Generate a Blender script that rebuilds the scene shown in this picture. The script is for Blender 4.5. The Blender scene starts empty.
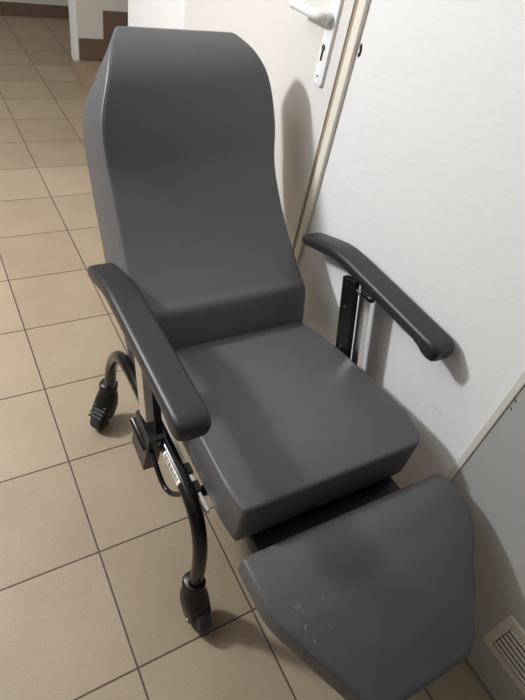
import bpy, bmesh, math, random
from mathutils import Vector, Matrix, Euler
random.seed(7)
S = bpy.context.scene
COL = S.collection

# ------------------------------------------------------------------ camera
cd = bpy.data.cameras.new('camera'); cam = bpy.data.objects.new('camera', cd); COL.objects.link(cam)
R = Matrix(((0.863817677779529, 0.21937398301826527, -0.45353508698917594),
            (-0.47236441745886065, 0.6656971656561153, -0.5776842915954753),
            (0.17518811795990386, 0.7132477404185115, 0.6786654434355374)))
cam.matrix_world = Matrix.Translation((0.16309, -1.97756, 1.48730)) @ R.to_4x4()
cd.sensor_fit = 'VERTICAL'; cd.sensor_height = 24.0; cd.lens = 533.09 * 24.0 / 700.0
cd.clip_start = 0.02
S.camera = cam

# ------------------------------------------------------------------ world, lamps, exposure
w = bpy.data.worlds.new('world'); S.world = w; w.use_nodes = True
w.node_tree.nodes['Background'].inputs[0].default_value = (1, 0.95, 0.9, 1)
w.node_tree.nodes['Background'].inputs[1].default_value = 0.05
S.view_settings.view_transform = 'Standard'; S.view_settings.look = 'None'
S.view_settings.gamma = 1.0; S.view_settings.use_curve_mapping = False
S.view_settings.exposure = 0.0
def lamp(name, loc, power, radius, color):
    l = bpy.data.lights.new(name, 'POINT'); l.energy = power; l.shadow_soft_size = radius; l.color = color
    o = bpy.data.objects.new(name, l); o.location = loc; COL.objects.link(o); return o
lamp('hall_ceiling_lamp', (-0.80, -0.07, 1.96), 166, 0.10, (0.94, 0.972, 1.0))

# ------------------------------------------------------------------ materials
def new_mat(name):
    m = bpy.data.materials.new(name); m.use_nodes = True
    nt = m.node_tree; return m, nt, nt.nodes['Principled BSDF']
def srgb(r, g, b):
    f = lambda c: (c/255/12.92) if c/255 <= 0.04045 else ((c/255+0.055)/1.055)**2.4
    return (f(r), f(g), f(b), 1)
def node(nt, t, **kw):
    n = nt.nodes.new(t)
    for k, v in kw.items(): setattr(n, k, v)
    return n
def surf(name, col, rough=.5, metal=0, bump=0, bscale=200, var=0, vscale=6, spec=.5, dist=.001, stretch=(1,1,1), coat=0):
    m, nt, b = new_mat(name)
    b.inputs['Base Color'].default_value = col; b.inputs['Roughness'].default_value = rough
    b.inputs['Metallic'].default_value = metal; b.inputs['Specular IOR Level'].default_value = spec
    b.inputs['Coat Weight'].default_value = coat
    g = node(nt, 'ShaderNodeTexCoord')
    mp = node(nt, 'ShaderNodeMapping'); mp.inputs['Scale'].default_value = stretch
    nt.links.new(g.outputs['Object'], mp.inputs['Vector'])
    if bump:
        n = node(nt, 'ShaderNodeTexNoise'); n.inputs['Scale'].default_value = bscale; n.inputs['Detail'].default_value = 4
        nt.links.new(mp.outputs[0], n.inputs['Vector'])
        bp = node(nt, 'ShaderNodeBump'); bp.inputs['Strength'].default_value = bump; bp.inputs['Distance'].default_value = dist
        nt.links.new(n.outputs['Fac'], bp.inputs['Height']); nt.links.new(bp.outputs[0], b.inputs['Normal'])
    if var:
        n = node(nt, 'ShaderNodeTexNoise'); n.inputs['Scale'].default_value = vscale; n.inputs['Detail'].default_value = 5
        nt.links.new(mp.outputs[0], n.inputs['Vector'])
        mx = node(nt, 'ShaderNodeMix', data_type='RGBA')
        mx.inputs['A'].default_value = tuple(c*(1-var) for c in col[:3])+(1,)
        mx.inputs['B'].default_value = tuple(min(1, c*(1+var)) for c in col[:3])+(1,)
        nt.links.new(n.outputs['Fac'], mx.inputs['Factor']); nt.links.new(mx.outputs['Result'], b.inputs['Base Color'])
    return m

def tile_mat():
    m, nt, b = new_mat('floor_tiles'); L = nt.links.new
    g = node(nt, 'ShaderNodeNewGeometry'); sp = node(nt, 'ShaderNodeSeparateXYZ'); L(g.outputs['Position'], sp.inputs[0])
    def mth(op, a, b_=None):
        n = node(nt, 'ShaderNodeMath', operation=op)
        for i, v in enumerate((a, b_)):
            if v is None: continue
            if isinstance(v, (int, float)): n.inputs[i].default_value = v
            else: L(v, n.inputs[i])
        return n.outputs[0]
    ds, fl = [], []
    for ax in 'XY':
        u = mth('DIVIDE', sp.outputs[ax], 0.32)
        r = mth('FRACT', mth('ADD', u, 100.5)); ds.append(mth('ABSOLUTE', mth('SUBTRACT', r, 0.5)))
        fl.append(mth('FLOOR', mth('ADD', u, 100.0)))
    d = mth('MINIMUM', ds[0], ds[1])
    gr = node(nt, 'ShaderNodeMapRange'); gr.inputs['From Min'].default_value = .0058; gr.inputs['From Max'].default_value = .0085
    L(d, gr.inputs['Value'])
    cv = node(nt, 'ShaderNodeCombineXYZ'); L(fl[0], cv.inputs[0]); L(fl[1], cv.inputs[1])
    wn = node(nt, 'ShaderNodeTexWhiteNoise'); L(cv.outputs[0], wn.inputs['Vector'])
    n1 = node(nt, 'ShaderNodeTexNoise'); n1.inputs['Scale'].default_value = 160; n1.inputs['Detail'].default_value = 4; L(g.outputs['Position'], n1.inputs['Vector'])
    n2 = node(nt, 'ShaderNodeTexNoise'); n2.inputs['Scale'].default_value = 5; n2.inputs['Detail'].default_value = 5; L(g.outputs['Position'], n2.inputs['Vector'])
    f = mth('ADD', mth('MULTIPLY', wn.outputs['Value'], .3), mth('ADD', mth('MULTIPLY', n1.outputs['Fac'], .5), mth('MULTIPLY', n2.outputs['Fac'], .5)))
    mx = node(nt, 'ShaderNodeMix', data_type='RGBA'); mx.inputs['A'].default_value = srgb(150, 133, 112); mx.inputs['B'].default_value = srgb(177, 160, 138)
    mr = node(nt, 'ShaderNodeMapRange'); mr.inputs['From Min'].default_value = .3; mr.inputs['From Max'].default_value = 1.0; L(f, mr.inputs['Value']); L(mr.outputs[0], mx.inputs['Factor'])
    m2 = node(nt, 'ShaderNodeMix', data_type='RGBA'); m2.inputs['A'].default_value = srgb(84, 68, 60); L(gr.outputs[0], m2.inputs['Factor']); L(mx.outputs['Result'], m2.inputs['B'])
    L(m2.outputs['Result'], b.inputs['Base Color'])
    bp = node(nt, 'ShaderNodeBump'); bp.inputs['Strength'].default_value = .5; bp.inputs['Distance'].default_value = .002
    L(gr.outputs[0], bp.inputs['Height']); L(bp.outputs[0], b.inputs['Normal'])
    b.inputs['Roughness'].default_value = .5; b.inputs['Specular IOR Level'].default_value = .35
    return m

def vinyl_mat(name, scuffs=False):
    m, nt, b = new_mat(name); L = nt.links.new
    base = srgb(84, 84, 87)
    tc = node(nt, 'ShaderNodeTexCoord')
    n = node(nt, 'ShaderNodeTexNoise'); n.inputs['Scale'].default_value = 900; n.inputs['Detail'].default_value = 3; L(tc.outputs['Object'], n.inputs['Vector'])
    bp = node(nt, 'ShaderNodeBump'); bp.inputs['Strength'].default_value = .12; bp.inputs['Distance'].default_value = .0004
    n3 = node(nt, 'ShaderNodeTexNoise'); n3.inputs['Scale'].default_value = 6; L(tc.outputs['Object'], n3.inputs['Vector'])
    mx = node(nt, 'ShaderNodeMix', data_type='RGBA'); mx.inputs['A'].default_value = tuple(c*.93 for c in base[:3])+(1,); mx.inputs['B'].default_value = tuple(c*1.07 for c in base[:3])+(1,)
    L(n3.outputs['Fac'], mx.inputs['Factor'])
    out = mx.outputs['Result']
    L(n.outputs['Fac'], bp.inputs['Height']); L(bp.outputs[0], b.inputs['Normal'])
    if scuffs:
        vm = node(nt, 'ShaderNodeVectorMath', operation='DISTANCE'); vm.inputs[1].default_value = (-.195, -.535, .47); L(tc.outputs['Object'], vm.inputs[0])
        mk = node(nt, 'ShaderNodeMapRange'); mk.inputs['From Min'].default_value = .085; mk.inputs['From Max'].default_value = .0; L(vm.outputs['Value'], mk.inputs['Value'])
        mp = node(nt, 'ShaderNodeMapping'); mp.inputs['Rotation'].default_value = (0, 0, .5); mp.inputs['Scale'].default_value = (130, 60, 90); L(tc.outputs['Object'], mp.inputs['Vector'])
        n4 = node(nt, 'ShaderNodeTexNoise'); n4.inputs['Scale'].default_value = 1; n4.inputs['Detail'].default_value = 2; L(mp.outputs[0], n4.inputs['Vector'])
        th = node(nt, 'ShaderNodeMapRange'); th.inputs['From Min'].default_value = .63; th.inputs['From Max'].default_value = .78; L(n4.outputs['Fac'], th.inputs['Value'])
        ml = node(nt, 'ShaderNodeMath', operation='MULTIPLY'); L(mk.outputs[0], ml.inputs[0]); L(th.outputs[0], ml.inputs[1])
        m2 = node(nt, 'ShaderNodeMix', data_type='RGBA'); m2.inputs['B'].default_value = srgb(150, 150, 148); L(ml.outputs[0], m2.inputs['Factor']); L(out, m2.inputs['A'])
        out = m2.outputs['Result']
    L(out, b.inputs['Base Color'])
    b.inputs['Roughness'].default_value = .42; b.inputs['Specular IOR Level'].default_value = .45
    return m

M = dict(
    tiles=tile_mat(), vinyl=vinyl_mat('grey_vinyl'), vinyl_scuffed=vinyl_mat('scuffed_grey_vinyl', True),
    piping=surf('grey_piping', srgb(108, 108, 112), .45, bump=.5, bscale=500),
    stitch=surf('seam_thread', srgb(150, 150, 155), .6, bump=.6, bscale=700),
    wall=surf('white_plaster', srgb(226, 225, 224), .7, bump=.5, bscale=26, dist=.0018, stretch=(1, 1, 3.2), var=.02, vscale=3),
    bounce_cut=surf('hall_bounce_cut_paint', srgb(120, 116, 112), .8, bump=.3, bscale=30, dist=.002),  # unseen walls darkened so they bounce less fill light
    hall=surf('hall_plaster', srgb(205, 198, 190), .8, bump=.3, bscale=30, dist=.002),
    ceiling=surf('ceiling_paint', srgb(228, 224, 218), .9, bump=.2, bscale=40),
    door=surf('cream_door_paint', srgb(218, 214, 208), .38, var=.015, vscale=3, bump=.05, bscale=60),
    frame=surf('frame_enamel', srgb(228, 221, 208), .35, bump=.08, bscale=80),
    rebate_shaded=surf('shaded_frame_rebate', srgb(160, 142, 120), .6, bump=.1),  # tan tone paints the shadow in the door gap into the colour
    greydoor=surf('grey_door_paint', srgb(166, 166, 163), .5, bump=.08, bscale=50, var=.03, vscale=3),
    greyframe=surf('grey_frame_paint', srgb(206, 202, 194), .45, bump=.1, bscale=50),
    vent=surf('vent_plastic', srgb(200, 196, 184), .45, bump=.05),
    dark=surf('dark_void', srgb(30, 27, 24), .9, bump=.05),
    brown=surf('brown_skirting_tile', srgb(106, 84, 72), .5, var=.12, vscale=14, bump=.1, bscale=60),
    step=surf('tan_step_tile', srgb(158, 138, 116), .5, var=.06, vscale=40, bump=.1, bscale=90),
    plastic=surf('white_handle_plastic', srgb(236, 236, 236), .3, bump=.03),
    arm=surf('black_armrest_foam', srgb(38, 38, 41), .42, bump=.35, bscale=650, dist=.0006),
    tube=surf('black_gloss_tube', srgb(14, 14, 15), .22, bump=.05, bscale=60, spec=.35, coat=.1),
    matt=surf('black_matt_plastic', srgb(17, 17, 18), .36, bump=.15, bscale=300),
    rubber=surf('wheel_rubber', srgb(52, 52, 54), .6, bump=.2, bscale=200),
    chrome=surf('brushed_chrome', srgb(222, 219, 214), .28, metal=1, bump=.05, bscale=300, stretch=(1, 1, .1)),
    sticker=surf('white_sticker', srgb(232, 228, 222), .5, bump=.03),
    ink=surf('black_ink', srgb(35, 32, 32), .6, bump=.03),
)

# ------------------------------------------------------------------ helpers
def build(name, bm, mat, parent=None, smooth=True, kind=None, label=None, bevel=0, sharp=35):
    bmesh.ops.recalc_face_normals(bm, faces=bm.faces)
    me = bpy.data.meshes.new(name); bm.to_mesh(me); bm.free()
    me.materials.append(mat)
    for p in me.polygons: p.use_smooth = smooth
    if smooth: me.set_sharp_from_angle(angle=math.radians(sharp))
    o = bpy.data.objects.new(name, me); COL.objects.link(o)
    if bevel:
        md = o.modifiers.new('bevel', 'BEVEL'); md.width = bevel; md.segments = 3; md.limit_method = 'ANGLE'; md.angle_limit = math.radians(40)
        md.harden_normals = False
    if parent: o.parent = parent
    if kind: o['kind'] = kind
    if label: o['label'] = label
    return o
def empty(name, loc=(0, 0, 0)):
    o = bpy.data.objects.new(name, None); o.location = loc; o.empty_display_size = .05; COL.objects.link(o); return o
def box(bm, a, b, mat4=None):
    x0, y0, z0 = [min(a[i], b[i]) for i in range(3)]; x1, y1, z1 = [max(a[i], b[i]) for i in range(3)]
    v = [bm.verts.new((x, y, z)) for x in (x0, x1) for y in (y0, y1) for z in (z0, z1)]
    for f in ((0, 1, 3, 2), (4, 6, 7, 5), (0, 4, 5, 1), (2, 3, 7, 6), (0, 2, 6, 4), (1, 5, 7, 3)): bm.faces.new([v[i] for i in f])
    if mat4: bmesh.ops.transform(bm, matrix=mat4, verts=v)
    return v
def B(a, b, mat4=None):
    bm = bmesh.new(); box(bm, a, b, mat4); return bm
def loft(rings, bm=None, cap=True):
    bm = bm or bmesh.new(); vs = [[bm.verts.new(p) for p in r] for r in rings]; n = len(rings[0])
    for a, b in zip(vs[:-1], vs[1:]):
        for i in range(n): bm.faces.new((a[i], a[(i+1) % n], b[(i+1) % n], b[i]))
    if cap: bm.faces.new(vs[0]); bm.faces.new(vs[-1])
    return bm
def catmull(pts, k=8):
    P = [Vector(p) for p in pts]; out = []
    for i in range(len(P)-1):
        p0 = P[max(i-1, 0)]; p1 = P[i]; p2 = P[i+1]; p3 = P[min(i+2, len(P)-1)]
        for j in range(k):
            t = j/k
            out.append(.5*((2*p1)+(p2-p0)*t+(2*p0-5*p1+4*p2-p3)*t*t+(3*p1-p0-3*p2+p3)*t**3))
    out.append(P[-1]); return out
def tube(pts, r, seg=14, bm=None, smooth_k=0, radii=None):
    P = catmull(pts, smooth_k) if smooth_k else [Vector(p) for p in pts]
    rings = []; up = Vector((.37, .21, .9)).normalized()
    for i, p in enumerate(P):
        d = (P[min(i+1, len(P)-1)]-P[max(i-1, 0)]).normalized()
        a = (up - d*up.dot(d)).normalized(); b = d.cross(a); up = a
        rr = r if radii is None else radii[i]
        rings.append([p+(a*math.cos(2*math.pi*k/seg)+b*math.sin(2*math.pi*k/seg))*rr for k in range(seg)])
    return loft(rings, bm)
def rrect(hx, y0, y1, rf, rb, n=5):
    """closed loop in (x, n): front side at y1 with corner radius rf, back side at y0 with rb"""
    out = []
    for cx, cy, r, a0 in ((hx-rf, y1-rf, rf, 0), (-hx+rf, y1-rf, rf, 90), (-hx+rb, y0+rb, rb, 180), (hx-rb, y0+rb, rb, 270)):
        for i in range(n+1):
            a = math.radians(a0+90*i/n); out.append((cx+r*math.cos(a), cy+r*math.sin(a)))
    return out
def round_poly(pts, rs, n=6):
    out = []; N = len(pts)
    for i in range(N):
        p = Vector(pts[i]); a = (Vector(pts[i-1])-p); b = (Vector(pts[(i+1) % N])-p)
        r = min(rs[i] if hasattr(rs, '__len__') else rs, a.length*.48, b.length*.48)
        s = p+a.normalized()*r; e = p+b.normalized()*r
        for j in range(n+1):
            t = j/n; out.append(s*(1-t)**2+p*2*t*(1-t)+e*t*t)
    return out
def inset(poly, d):
    N = len(poly); out = []
    area = sum(poly[i].x*poly[(i+1) % N].y-poly[(i+1) % N].x*poly[i].y for i in range(N)); sg = 1 if area > 0 else -1
    for i in range(N):
        a = (poly[i]-poly[i-1]); b = (poly[(i+1) % N]-poly[i])
        na = Vector((-a.y, a.x)).normalized()*sg if a.length > 1e-7 else None
        nb = Vector((-b.y, b.x)).normalized()*sg if b.length > 1e-7 else None
        n = ((na or nb)+(nb or na)).normalized(); out.append(poly[i]+n*d)
    return out
def cushion(poly, th, ztop, crown=.004, edge=.012):
    """upholstered slab over a plan outline; ztop(y) is the height of its top"""
    lv = [(.012, -th), (.003, -th+.004), (0, -th+.014), (-.001, -th*.5), (0, -edge), (edge*.12, -edge*.45), (edge*.45, -edge*.12), (edge, 0)]
    rings = [[Vector((q.x, q.y, ztop(q.y)+dz)) for q in inset(poly, d)] for d, dz in lv]
    c2 = sum((Vector((q.x, q.y)) for q in poly), Vector((0, 0)))/len(poly); q0 = inset(poly, edge)
    for k in range(1, 16):
        f = k/16; rings.append([Vector((q.x+(c2.x-q.x)*f, q.y+(c2.y-q.y)*f, ztop(q.y+(c2.y-q.y)*f)+crown*math.sin(min(1, f*2)*math.pi/2))) for q in q0])
    bm = loft(rings, cap=False)
    bm.verts.ensure_lookup_table(); n = len(poly)
    bm.faces.new([bm.verts[i] for i in range(n)])
    # top: bridge across as a fan to a centre line
    top = [bm.verts[i] for i in range(len(bm.verts)-n, len(bm.verts))]
    c = Vector((0, 0, 0))
    for v in top: c += v.co
    c /= n; cv = bm.verts.new((c.x, c.y, ztop(c.y)+crown))
    for i in range(n): bm.faces.new((top[i], top[(i+1) % n], cv))
    return bm
def interp(xs, ys):
    def f(x): return (g(x-.02)+g(x-.01)+g(x)+g(x+.01)+g(x+.02))/5
    def g(x):
        if x <= xs[0]: return ys[0]
        for a, b, c, d in zip(xs[:-1], xs[1:], ys[:-1], ys[1:]):
            if x <= b: return c+(d-c)*(x-a)/(b-a)
        return ys[-1]
    return f
def cyl(bm, c, axis, r, h, seg=20, r2=None):
    axis = Vector(axis).normalized(); q = axis.to_track_quat('Z', 'Y').to_matrix().to_4x4()
    bmesh.ops.create_cone(bm, cap_ends=True, segments=seg, radius1=r, radius2=r if r2 is None else r2, depth=h, matrix=Matrix.Translation(c) @ q)
def struct(name, bm, mat, smooth=False, bevel=0, parent=None):
    return build(name, bm, mat, parent, smooth, None if parent else 'structure', None, bevel)

# ------------------------------------------------------------------ room shell
WX = 1.11          # plane of the right-hand wall
struct('floor', B((-2.2, -3.4, -.1), (3.2, 3.9, 0)), M['tiles'])
struct('ceiling', B((-2.2, -3.4, 2.6), (3.2, 3.9, 2.7)), M['ceiling'])
struct('wall_left', B((-2.3, -3.4, 0), (-2.2, 3.9, 2.6)), M['bounce_cut'])
struct('wall_front', B((-2.2, -3.5, 0), (3.2, -3.4, 2.6)), M['bounce_cut'])
struct('wall_back', B((-2.2, 3.8, 0), (3.2, 3.9, 2.6)), M['hall'])
DY0, DY1 = -.812, .187           # doorway one
GY1 = -1.630; GY0 = -2.62        # doorway two (grey)
bm = bmesh.new()
box(bm, (WX, DY1, 0), (WX+.1, .85, 2.6)); box(bm, (WX, GY1, 0), (WX+.1, DY0, 2.6)); box(bm, (WX, -3.4, 0), (WX+.1, GY0, 2.6))
box(bm, (WX, DY0, 2.07), (WX+.1, DY1, 2.6)); box(bm, (WX, GY0, 2.07), (WX+.1, GY1, 2.6))
struct('wall_right', bm, M['wall'])
struct('wall_stairs', B((1.230, 2.3, 0), (3.2, 2.43, 2.6)), M['hall'])
struct('trim_5', B((1.212, 2.3, .10), (1.230, 2.43, 2.6)), M['wall'])
struct('trim_6', B((1.212, 2.3, 0), (1.230, 2.43, .10)), M['step'])
struct('wall_stairwell', B((3.2, -.2, 0), (3.3, 3.9, 2.6)), M['hall'])
struct('baseboard_back', B((-2.2, 3.785, 0), (3.2, 3.8, .105)), M['brown'], bevel=.002)
bm = bmesh.new(); box(bm, (1.236, 2.288, .131), (1.413, 2.3, .27)); box(bm, (1.413, 2.288, .131), (1.70, 2.3, .452)); box(bm, (1.70, 2.288, .3), (1.98, 2.3, .62))
struct('baseboard_stairs', bm, M['brown'], bevel=.002)
# plaster chipped off beside the door frame
bm = bmesh.new()
pts = [(-.859, 1.186), (-.866, 1.184), (-.870, 1.172), (-.869, 1.160), (-.862, 1.154), (-.858, 1.160), (-.862, 1.168), (-.858, 1.176)]
f = bm.faces.new([bm.verts.new((WX-.0005, y, z)) for y, z in pts]); e = bmesh.ops.extrude_face_region(bm, geom=[f])
bmesh.ops.translate(bm, vec=(.004, 0, 0), verts=[v for v in e['geom'] if isinstance(v, bmesh.types.BMVert)])
struct('trim_3', bm, M['dark'])

# stairs
st = empty('staircase', (1.34, 1.6, 0)); st['label'] = 'tan tiled steps rising to the right behind the white wall'; st['category'] = 'stairs'
Ti = Matrix.Translation((-1.34, -1.6, 0))
build('step', B((1.2, .85, 0), (1.48, 2.298, .125), Ti), M['step'], st, False, bevel=.004)
build('step', B((1.48, .85, 0), (1.76, 2.285, .30), Ti), M['step'], st, False, bevel=.004)
build('step', B((1.76, .85, 0), (2.04, 2.285, .47), Ti), M['step'], st, False, bevel=.004)
build('step', B((2.04, .85, 0), (2.32, 2.285, .64), Ti), M['step'], st, False, bevel=.004)

# door one : cream leaf flush with the wall, slim metal frame, white lever on a long plate
d1 = build('door_1', B((WX-.004, DY0+.012, .008), (WX+.04, DY1-.004, 2.055)), M['door'], None, False, 'structure', bevel=.002)
bm = bmesh.new()
box(bm, (WX-.012, DY0-.040, 0), (WX+.05, DY0-.012, 2.095)); box(bm, (WX-.012, DY0-.040, 2.066), (WX+.05, DY1+.03, 2.095))
struct('trim_1', bm, M['frame'], bevel=.003)
bm = bmesh.new(); box(bm, (WX-.001, DY0-.012, 0), (WX+.05, DY0+.009, 2.07)); struct('trim_2', bm, M['rebate_shaded'])
# plate with rounded ends
poly = round_poly([(-.760, 1.045), (-.718, 1.045), (-.718, 1.285), (-.760, 1.285)], .014)
rings = [[Vector((WX-x, q.x, q.y)) for q in inset([Vector(p) for p in poly], d)] for x, d in ((.002, 0), (.010, 0), (.0125, .0015), (.0135, .004))]
pl = build('handle_plate', loft(rings), M['plastic'], d1, True)
bm = bmesh.new(); cyl(bm, (WX-.022, -.738, 1.207), (1, 0, 0), .0115, .026)
tube([(WX-.034, -.738, 1.207), (WX-.047, -.733, 1.207), (WX-.054, -.715, 1.207), (WX-.056, -.68, 1.208), (WX-.055, -.64, 1.207), (WX-.050, -.612, 1.204)], .01, 16, bm, 5,
     [.0105+.0025*math.sin(min(1, i/18)*math.pi/2) for i in range(26)])
build('lever_handle', bm, M['plastic'], d1, True, sharp=60)
bm = bmesh.new(); cyl(bm, (WX-.0138, -.735, 1.137), (1, 0, 0), .0075, .002); box(bm, (WX-.0148, -.7385, 1.106), (WX-.0128, -.7315, 1.134))
build('keyhole', bm, M['dark'], pl, False)
for z in (1.068, 1.27):
    bm = bmesh.new(); cyl(bm, (WX-.0138, -.736, z), (1, 0, 0), .0026, .002); build('screw', bm, M['dark'], pl, False)
bm = bmesh.new(); cyl(bm, (WX-.0142, -.735, 1.137), (1, 0, 0), .0055, .003); build('lock_cylinder', bm, M['chrome'], pl, False)

# door two : grey leaf with a vent grille at its foot
d2 = build('door_2', B((WX-.002, GY0+.004, .012), (WX+.038, GY1-.0182, 2.05)), M['greydoor'], None, False, 'structure', bevel=.002)
bm = bmesh.new(); box(bm, (WX-.006, GY1-.018, 0), (WX+.045, GY1, 2.09)); box(bm, (WX-.006, GY0-.03, 2.056), (WX+.045, GY1, 2.09)); box(bm, (WX-.006, GY0-.03, 0), (WX+.045, GY0, 2.09))
struct('trim_4', bm, M['greyframe'], bevel=.003)
VY1, VY0, VZ0, VZ1 = -1.943, -2.33, .137, .288
bm = bmesh.new()
outer = [Vector(p) for p in round_poly([(VY0, VZ0), (VY1, VZ0), (VY1, VZ1), (VY0, VZ1)], .012)]
inner = [Vector(p) for p in round_poly([(VY0+.024, VZ0+.026), (VY1-.024, VZ0+.026), (VY1-.024, VZ1-.026), (VY0+.024, VZ1-.026)], .004)]
R1 = [[bm.verts.new((WX-x, q.x, q.y)) for q in inset(outer, d)] for x, d in ((.002, 0), (.006, 0), (.009, .003))]
R2 = [[bm.verts.new((WX-x, q.x, q.y)) for q in inner] for x in (.009, .002)]
RR = R1+R2; n = len(outer)
for a, b in zip(RR[:-1], RR[1:]):
    for i in range(n): bm.faces.new((a[i], a[(i+1) % n], b[(i+1) % n], b[i]))
vg = build('vent_grille', bm, M['vent'], d2, False)
build('vent_opening', B((WX-.0035, VY0+.024, VZ0+.026), (WX-.0025, VY1-.024, VZ1-.026)), M['dark'], vg, False)
bm = bmesh.new()
for i in range(6):
    z = VZ0+.026+(i+.5)*(VZ1-VZ0-.052)/6
    mt = Matrix.Translation((WX-.0065, 0, z)) @ Matrix.Rotation(math.radians(-35), 4, 'Y')
    box(bm, (-.0035, VY0+.024, -.0045), (.0035, VY1-.026, .0045), mt)
build('vent_slats', bm, M['vent'], vg, False)

for y, z, a in ((-1.6525, .7434, .4), (-1.655, .7207, .5)):
    bm = bmesh.new(); bmesh.ops.create_icosphere(bm, subdivisions=2, radius=1, matrix=Matrix.Translation((WX-.0022, y, z)) @ Matrix.Rotation(a, 4, 'X') @ Matrix.Diagonal((.0006, .0042, .0018, 1)))
    build('paint_chip', bm, M['dark'], d2)
bm = tube([(WX-.0003, -1.493, .557), (WX-.0003, -1.515, .5545), (WX-.0003, -1.539, .5505)], .0006, 6)
struct('trim_7', bm, M['greydoor'])

# ------------------------------------------------------------------ the chair
CX = .757
base = Vector((CX, -1.25, 0))
chair = empty('recliner_chair', base)
chair['label'] = 'dark grey vinyl medical recliner with black armrests, footrest and castor wheels'
chair['category'] = 'chair'
TI = Matrix.Translation(-base)
def part(name, bm, mat, parent=None, **kw):
    """shapes are written in room coordinates and stored relative to the chair's foot point"""
    bmesh.ops.transform(bm, matrix=TI, verts=bm.verts)
    return build(name, bm, M[mat], parent or chair, **kw)

# --- backrest
prof = [(-1.105, .440), (-1.090, .500), (-1.066, .572), (-1.046, .614), (-1.012, .634), (-.945, .680), (-.868, .752), (-.785, .850), (-.735, .950), (-.684, 1.046), (-.630, 1.094), (-.580, 1.117)]
hws = [.229, .235, .240, .242, .243, .243, .238, .235, .234, .202, .178, .150]
PC = catmull([(y, z, h) for (y, z), h in zip(prof, hws)], 6)
hwr = [.229, .235, .240, .242, .243, .243, .238, .237, .244, .232, .208, .174]
PR = catmull([(y, z, h) for (y, z), h in zip(prof, hwr)], 6)
TH = .165
def back_ring(i, inx=0, inn=0, ext=0):
    p = PC[i]; a = PC[max(i-1, 0)]; b = PC[min(i+1, len(PC)-1)]
    t = Vector((0, b.x-a.x, b.y-a.y)).normalized(); nrm = Vector((0, -t.z, t.y))
    k = i/(len(PC)-1); th = TH*(1-.35*k**4)
    o = Vector((CX-.007, p.x, p.y))+t*ext
    return [o+Vector((x, 0, 0))+nrm*v for x, v in [(x*(1+(.07+.06*max(0, min(1, (k-.74)/.14)))*min(1, -v/th)), v) for x, v in [(q+(PR[i].z-p.z if q > 0 else 0), v_) for q, v_ in rrect(p.z-inx, -th+inn, -inn, .010, .03)]]], o, nrm, t
rings = [back_ring(0, .012, .012, -.008)[0]] + [back_ring(i)[0] for i in range(len(PC))]
L_ = len(PC)-1
rings += [back_ring(L_, .004, .003, .008)[0], back_ring(L_, .012, .010, .014)[0], back_ring(L_, .03, .026, .0165)[0]]
back = part('backrest', loft(rings), 'vinyl', sharp=60)
for sx in (-1, 1):
    pts = []
    for i in range(0, len(PC)):
        _, o, nrm, t = back_ring(i); pts.append(o+Vector((sx*((PC if sx < 0 else PR)[i].z-.003), 0, 0))-nrm*.003)
    b_ = tube(pts, .0016, 6); bmesh.ops.transform(b_, matrix=TI, verts=b_.verts)
    build('stitched_seam', b_, M['piping'], back)

# --- seat
seat_out = [Vector(p) for p in round_poly([(.548, -1.05), (.530, -1.25), (.519, -1.52), (.528, -1.578), (1.000, -1.582), (1.022, -1.52), (1.020, -1.40), (1.010, -1.24), (1.000, -1.15), (.966, -1.07)],
            [.01, .1, .05, .012, .03, .05, .1, .1, .05, .01])]
szt = interp([-1.6, -1.5, -1.3, -1.05], [.563, .564, .545, .517])
seat = part('seat', cushion(seat_out, .130, szt, .006, .009), 'vinyl', sharp=60)
seam = inset(seat_out, .003)
sp = [Vector((q.x, q.y, szt(q.y)-.004)) for q in seam if q.x < .545 and -1.56 < q.y < -1.07]
sp.sort(key=lambda v: v.y)
b_ = bmesh.new()
N_ = 150
for off in (.0, .0045):
    for k in range(N_):
        t = k/(N_-1)*(len(sp)-1); i = min(int(t), len(sp)-2); p = sp[i].lerp(sp[i+1], t-i)
        box(b_, (p.x+off-.0004, p.y-.0009, p.z+off*.9), (p.x+off+.0004, p.y+.0009, p.z+off*.9+.0012))
bmesh.ops.transform(b_, matrix=TI, verts=b_.verts)
build('stitched_seam', b_, M['stitch'], seat, False)
part('seat_base', B((.575, -1.53, .405), (.945, -1.06, .436)), 'matt', smooth=False, bevel=.006)

# --- footrest
CF = .769
fo = [(-.263, -1.629), (-.263, -1.750), (-.128, -1.964), (.128, -1.964), (.282, -1.745), (.280, -1.634)]
foot_out = [Vector(p) for p in round_poly([(CF+x, y) for x, y in fo], [.008, .05, .03, .03, .05, .03], 8)]
fzt = interp([-1.97, -1.93, -1.88, -1.80, -1.70, -1.64, -1.62], [.386, .408, .436, .472, .494, .495, .491])
foot = part('footrest', cushion(foot_out, .062, fzt, .004, .010), 'vinyl_scuffed', sharp=60)
part('footrest_pad', B((.575, -1.72, .365), (.985, -1.50, .408)), 'matt', smooth=False, bevel=.01, label='black pad between seat and footrest')
for x in (.62, .895): part('footrest_bracket', tube([(x, -1.35, .40), (x, -1.52, .385), (x, -1.70, .392)], .011, 12), 'tube')
part('footrest_board', B((.60, -1.88, .372), (.915, -1.66, .392), Matrix.Translation((0, 0, 0))), 'matt', smooth=False, bevel=.004)

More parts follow.
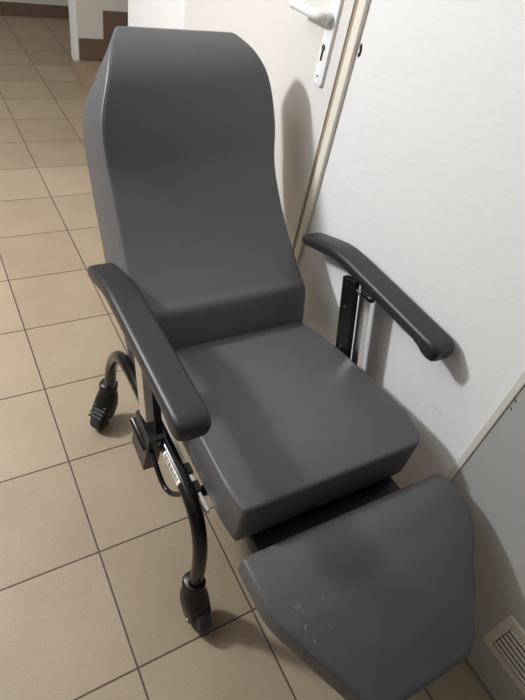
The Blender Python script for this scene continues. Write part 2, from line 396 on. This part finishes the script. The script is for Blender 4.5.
# --- armrests and their posts
def armrest(cx):
    cs = [(-.922, .688, .018, .025), (-.928, .690, .027, .032), (-.942, .695, .032, .035), (-1.0, .715, .034, .035), (-1.06, .734, .035, .0355), (-1.09, .739, .035, .036), (-1.13, .741, .035, .036), (-1.3, .742, .035, .036),
          (-1.41, .742, .035, .036), (-1.435, .740, .040, .036), (-1.450, .737, .046, .036), (-1.466, .735, .046, .035), (-1.478, .733, .040, .032), (-1.484, .732, .028, .025)]
    rings = []
    for i, (y, z, h, hw) in enumerate(cs):
        a = cs[max(i-1, 0)]; b = cs[min(i+1, len(cs)-1)]
        t = Vector((0, b[0]-a[0], b[1]-a[1])).normalized(); u = Vector((0, t.z, -t.y))
        if 8 <= i: u = (u*.6+Vector((0, 0, 1))*.4).normalized()
        rings.append([Vector((cx, y, z))+Vector((x, 0, 0))+u*v for x, v in rrect(hw, -h/2, h/2, min(.013, h*.4), min(.012, h*.4))])
    return loft(rings)
AL, AR = .451, 1.062
FL, FR = .487, 2*CX-.487
for side, ax, sg in (('l', AL, 1), ('r', AR, -1)):
    part('armrest', armrest(ax), 'arm', sharp=50)
    # leaning post: black channel towards the seat, chrome bar on the outside
    px = ax+.024 if sg > 0 else ax-.040
    bt = Matrix.Translation((0, -1.225, .56)) @ Matrix.Rotation(math.radians(-17), 4, 'X')
    ps = part('armrest_post', B((px-.009, -.024, -.12), (px+.009, .026, .178), bt), 'matt', smooth=False, bevel=.002)
    b2 = B((px-sg*.022-.010, -.030, -.055), (px-sg*.022+.010, .014, .175), Matrix.Translation((0, -1.23, .56)) @ Matrix.Rotation(math.radians(-17), 4, 'X')) if sg > 0 else \
        B((px+.010, -.050, -.12), (px+.030, -.025, .170), bt)
    bmesh.ops.transform(b2, matrix=TI, verts=b2.verts)
    build('chrome_bar', b2, M['chrome'], ps, False, label='chrome bar', bevel=.002)
    for dz in (.10, -.02):
        b3 = bmesh.new(); cyl(b3, bt @ Vector((px-.0095, .004, dz)), (1, 0, 0), .004, .003, 10)
        bmesh.ops.transform(b3, matrix=TI, verts=b3.verts); build('rivet', b3, M['chrome'], ps)
# plate joining post to armrest
for ax in (AL, AR): part('armrest_bracket', B((ax-.022, -1.25, .718), (ax+.022, -1.16, .726)), 'matt', smooth=False)
# release knob on the right-hand post
bm = tube([(1.022, -1.222, .712), (1.014, -1.212, .724), (1.012, -1.222, .727), (1.012, -1.234, .7295)], .0035, 10)
kn = part('armrest_lever', bm, 'chrome', label='chrome lever with black knob')
bm = bmesh.new(); kp = [Vector((1.012, -1.230, .7285)), Vector((1.012, -1.234, .7295)), Vector((1.012, -1.246, .732)), Vector((1.012, -1.262, .735)), Vector((1.012, -1.272, .737)), Vector((1.012, -1.277, .738))]
tube(kp, 1, 14, bm, 0, [.004, .0062, .0075, .0088, .0075, .003]); bmesh.ops.transform(bm, matrix=TI, verts=bm.verts)
build('knob', bm, M['tube'], kn)

# --- side frames : one bent tube each side, with castors
rail = [(-.832, .135), (-.852, .20), (-.866, .27), (-.890, .328), (-.930, .384), (-.978, .419), (-1.04, .435), (-1.10, .440), (-1.20, .439), (-1.30, .438), (-1.38, .437), (-1.43, .432), (-1.468, .416), (-1.498, .382), (-1.518, .325), (-1.527, .25), (-1.524, .19), (-1.520, .13)]
def caster(stem, ang, fr, pedal):
    """stem = (x, y); ang = heading of the wheel's trail"""
    d = Vector((math.cos(ang), math.sin(ang), 0)); s = Vector((-d.y, d.x, 0))
    O = Vector((stem[0], stem[1], 0)); r = .046; hub = O+d*.040+Vector((0, 0, r))
    # moulded body under the stem, widening over the top of the wheel
    secs = [(.172, 0, .0235, .0235), (.168, 0, .0275, .0275), (.153, 0, .0275, .0275), (.150, .001, .0235, .0235), (.138, .003, .026, .0275), (.120, .008, .032, .032), (.102, .014, .039, .034), (.086, .018, .042, .034), (.076, .017, .038, .033), (.072, .016, .034, .031)]
    rings = []
    for z, off, a, b in secs:
        rings.append([O+Vector((0, 0, z))+d*(off+a*math.copysign(abs(math.cos(q))**.8, math.cos(q)))+s*(b*math.copysign(abs(math.sin(q))**.8, math.sin(q))) for q in [2*math.pi*k/24 for k in range(24)]])
    c = part('castor', loft(rings), 'matt', sharp=50)
    def sub(name, b, m, **k):
        bmesh.ops.transform(b, matrix=TI, verts=b.verts); return build(name, b, M[m], c, **k)
    b = bmesh.new()
    prof2 = [(-.016, .032), (-.018, .039), (-.014, .0445), (-.005, .046), (.005, .046), (.014, .0445), (.018, .039), (.016, .032)]
    rg = []
    for off, rr in [(-.016, .004)]+prof2+[(.016, .004)]:
        rg.append([hub+s*off+(d*math.cos(q)+Vector((0, 0, 1))*math.sin(q))*rr for q in [2*math.pi*k/32 for k in range(32)]])
    sub('wheel', loft(rg), 'rubber', sharp=40)
    for q in (-1, 1):
        b = bmesh.new(); cyl(b, hub+s*.0315*q, s, .007, .004, 14); sub('axle_cap', b, 'chrome')
    for q in (-1, 1):
        b = bmesh.new(); e0 = O+Vector((0, 0, .098))+d*.010+s*q*.0265; rg = []
        for t, wd in ((0, .026), (.25, .031), (.6, .030), (.9, .024), (1.05, .016), (1.12, .006)):
            p = e0.lerp(hub+s*q*.0265, t); ax_ = (hub-O-Vector((0, 0, .098))-d*.01).normalized(); pr_ = s.cross(ax_).normalized()
            rg.append([p+pr_*wd*math.cos(a)+s*.0045*math.sin(a) for a in [2*math.pi*k/16 for k in range(16)]])
        sub('fork_cheek', loft(rg), 'matt', sharp=50)
    if not pedal: return
    # brake pedal, ribbed, at the trailing end
    b = bmesh.new()
    for k in range(4):
        cpos = O+d*(.048+k*.009)+Vector((0, 0, .100-k*.008)); m4 = Matrix.Translation(cpos) @ Matrix.Rotation(ang, 4, 'Z') @ Matrix.Rotation(math.radians(35), 4, 'Y')
        box(b, (-.005, -.024, -.012), (.0035, .024, .004), m4)
    sub('brake_pedal', b, 'matt', smooth=False, bevel=.0015)
for fx in (FL, FR):
    fr = part('side_frame', tube([(fx, y, z) for y, z in rail], .0172, 18, None, 4), 'tube')
    sg = 1 if fx < CX else -1
    caster((fx, -.832), math.radians(218) if sg > 0 else math.radians(215), fr, True)
    caster((fx, -1.520), math.radians(-84) if sg > 0 else math.radians(-95), fr, False)
for y, z in ((-1.12, .40), (-1.42, .40)): part('cross_tube', tube([(FL, y, z), (FR, y, z)], .013, 14), 'tube')
for x in (.62, .895): part('backrest_support', tube([(x, -1.10, .40), (x, -.90, .46), (x, -.66, .74)], .012, 12), 'tube')
# clamp boxes carrying the posts
for ax, sg in ((FL, 1), (FR, -1)):
    m4 = Matrix.Translation((ax-sg*.024, -1.232, .382)) @ Matrix.Rotation(math.radians(10), 4, 'X')
    part('clamp_box', B((-.019, -.046, -.062), (.019, .044, .092), m4), 'matt', smooth=False, bevel=.003)
# release handle of bent rod on the left side
part('release_handle', tube([(.462, -1.235, .420), (.459, -1.27, .408), (.458, -1.31, .392), (.459, -1.345, .376), (.462, -1.368, .372), (.467, -1.388, .380), (.475, -1.408, .402), (.484, -1.425, .432)], .0062, 12, None, 5), 'tube')
part('lever_grip', tube([(.443, -1.195, .432), (.444, -1.235, .428), (.447, -1.275, .416)], .011, 14, None, 3), 'tube')
part('slide_bar', B((.5065, -1.485, .420), (.5145, -1.19, .430)), 'chrome', smooth=False, label='chrome slide bar', bevel=.001)
for y in (-1.37, -1.42): part('slide_stop', B((.503, y-.014, .416), (.519, y+.014, .436)), 'matt', smooth=False, bevel=.002)
# type label wrapped on the left tube
def tube_patch(y0, y1, a0, a1, rad, cz=.438):
    b = bmesh.new(); g = []
    for i in range(9):
        y = y0+(y1-y0)*i/8
        z = cz
        row = []
        for j in range(7):
            a = math.radians(a0+(a1-a0)*j/6); row.append(b.verts.new((FL-rad*math.cos(a), y, z+rad*math.sin(a))))
        g.append(row)
    for i in range(8):
        for j in range(6): b.faces.new((g[i][j], g[i+1][j], g[i+1][j+1], g[i][j+1]))
    return b
lab = part('type_label', tube_patch(-1.408, -1.318, 0, 52, .0180), 'sticker', label='white printed sticker')
b = bmesh.new()
rnd = random.Random(3); y = -1.325
while y > -1.398:
    wdt = rnd.choice((.0012, .002, .0028))
    a0 = rnd.choice((8, 12, 8)); a1 = rnd.choice((36, 42, 42))
    p2 = tube_patch(y-wdt, y, a0, a1, .0183); tmp = bpy.data.meshes.new('t'); p2.to_mesh(tmp); p2.free(); b.from_mesh(tmp); bpy.data.meshes.remove(tmp)
    y -= wdt+rnd.choice((.0012, .0018, .003))
bmesh.ops.transform(b, matrix=TI, verts=b.verts); build('print', b, M['ink'], lab)
b = bmesh.new()
b2 = tube_patch(-1.294, -1.286, 10, 40, .0180); part('ring_mark', b2, 'sticker', label='small white mark')
b.free()
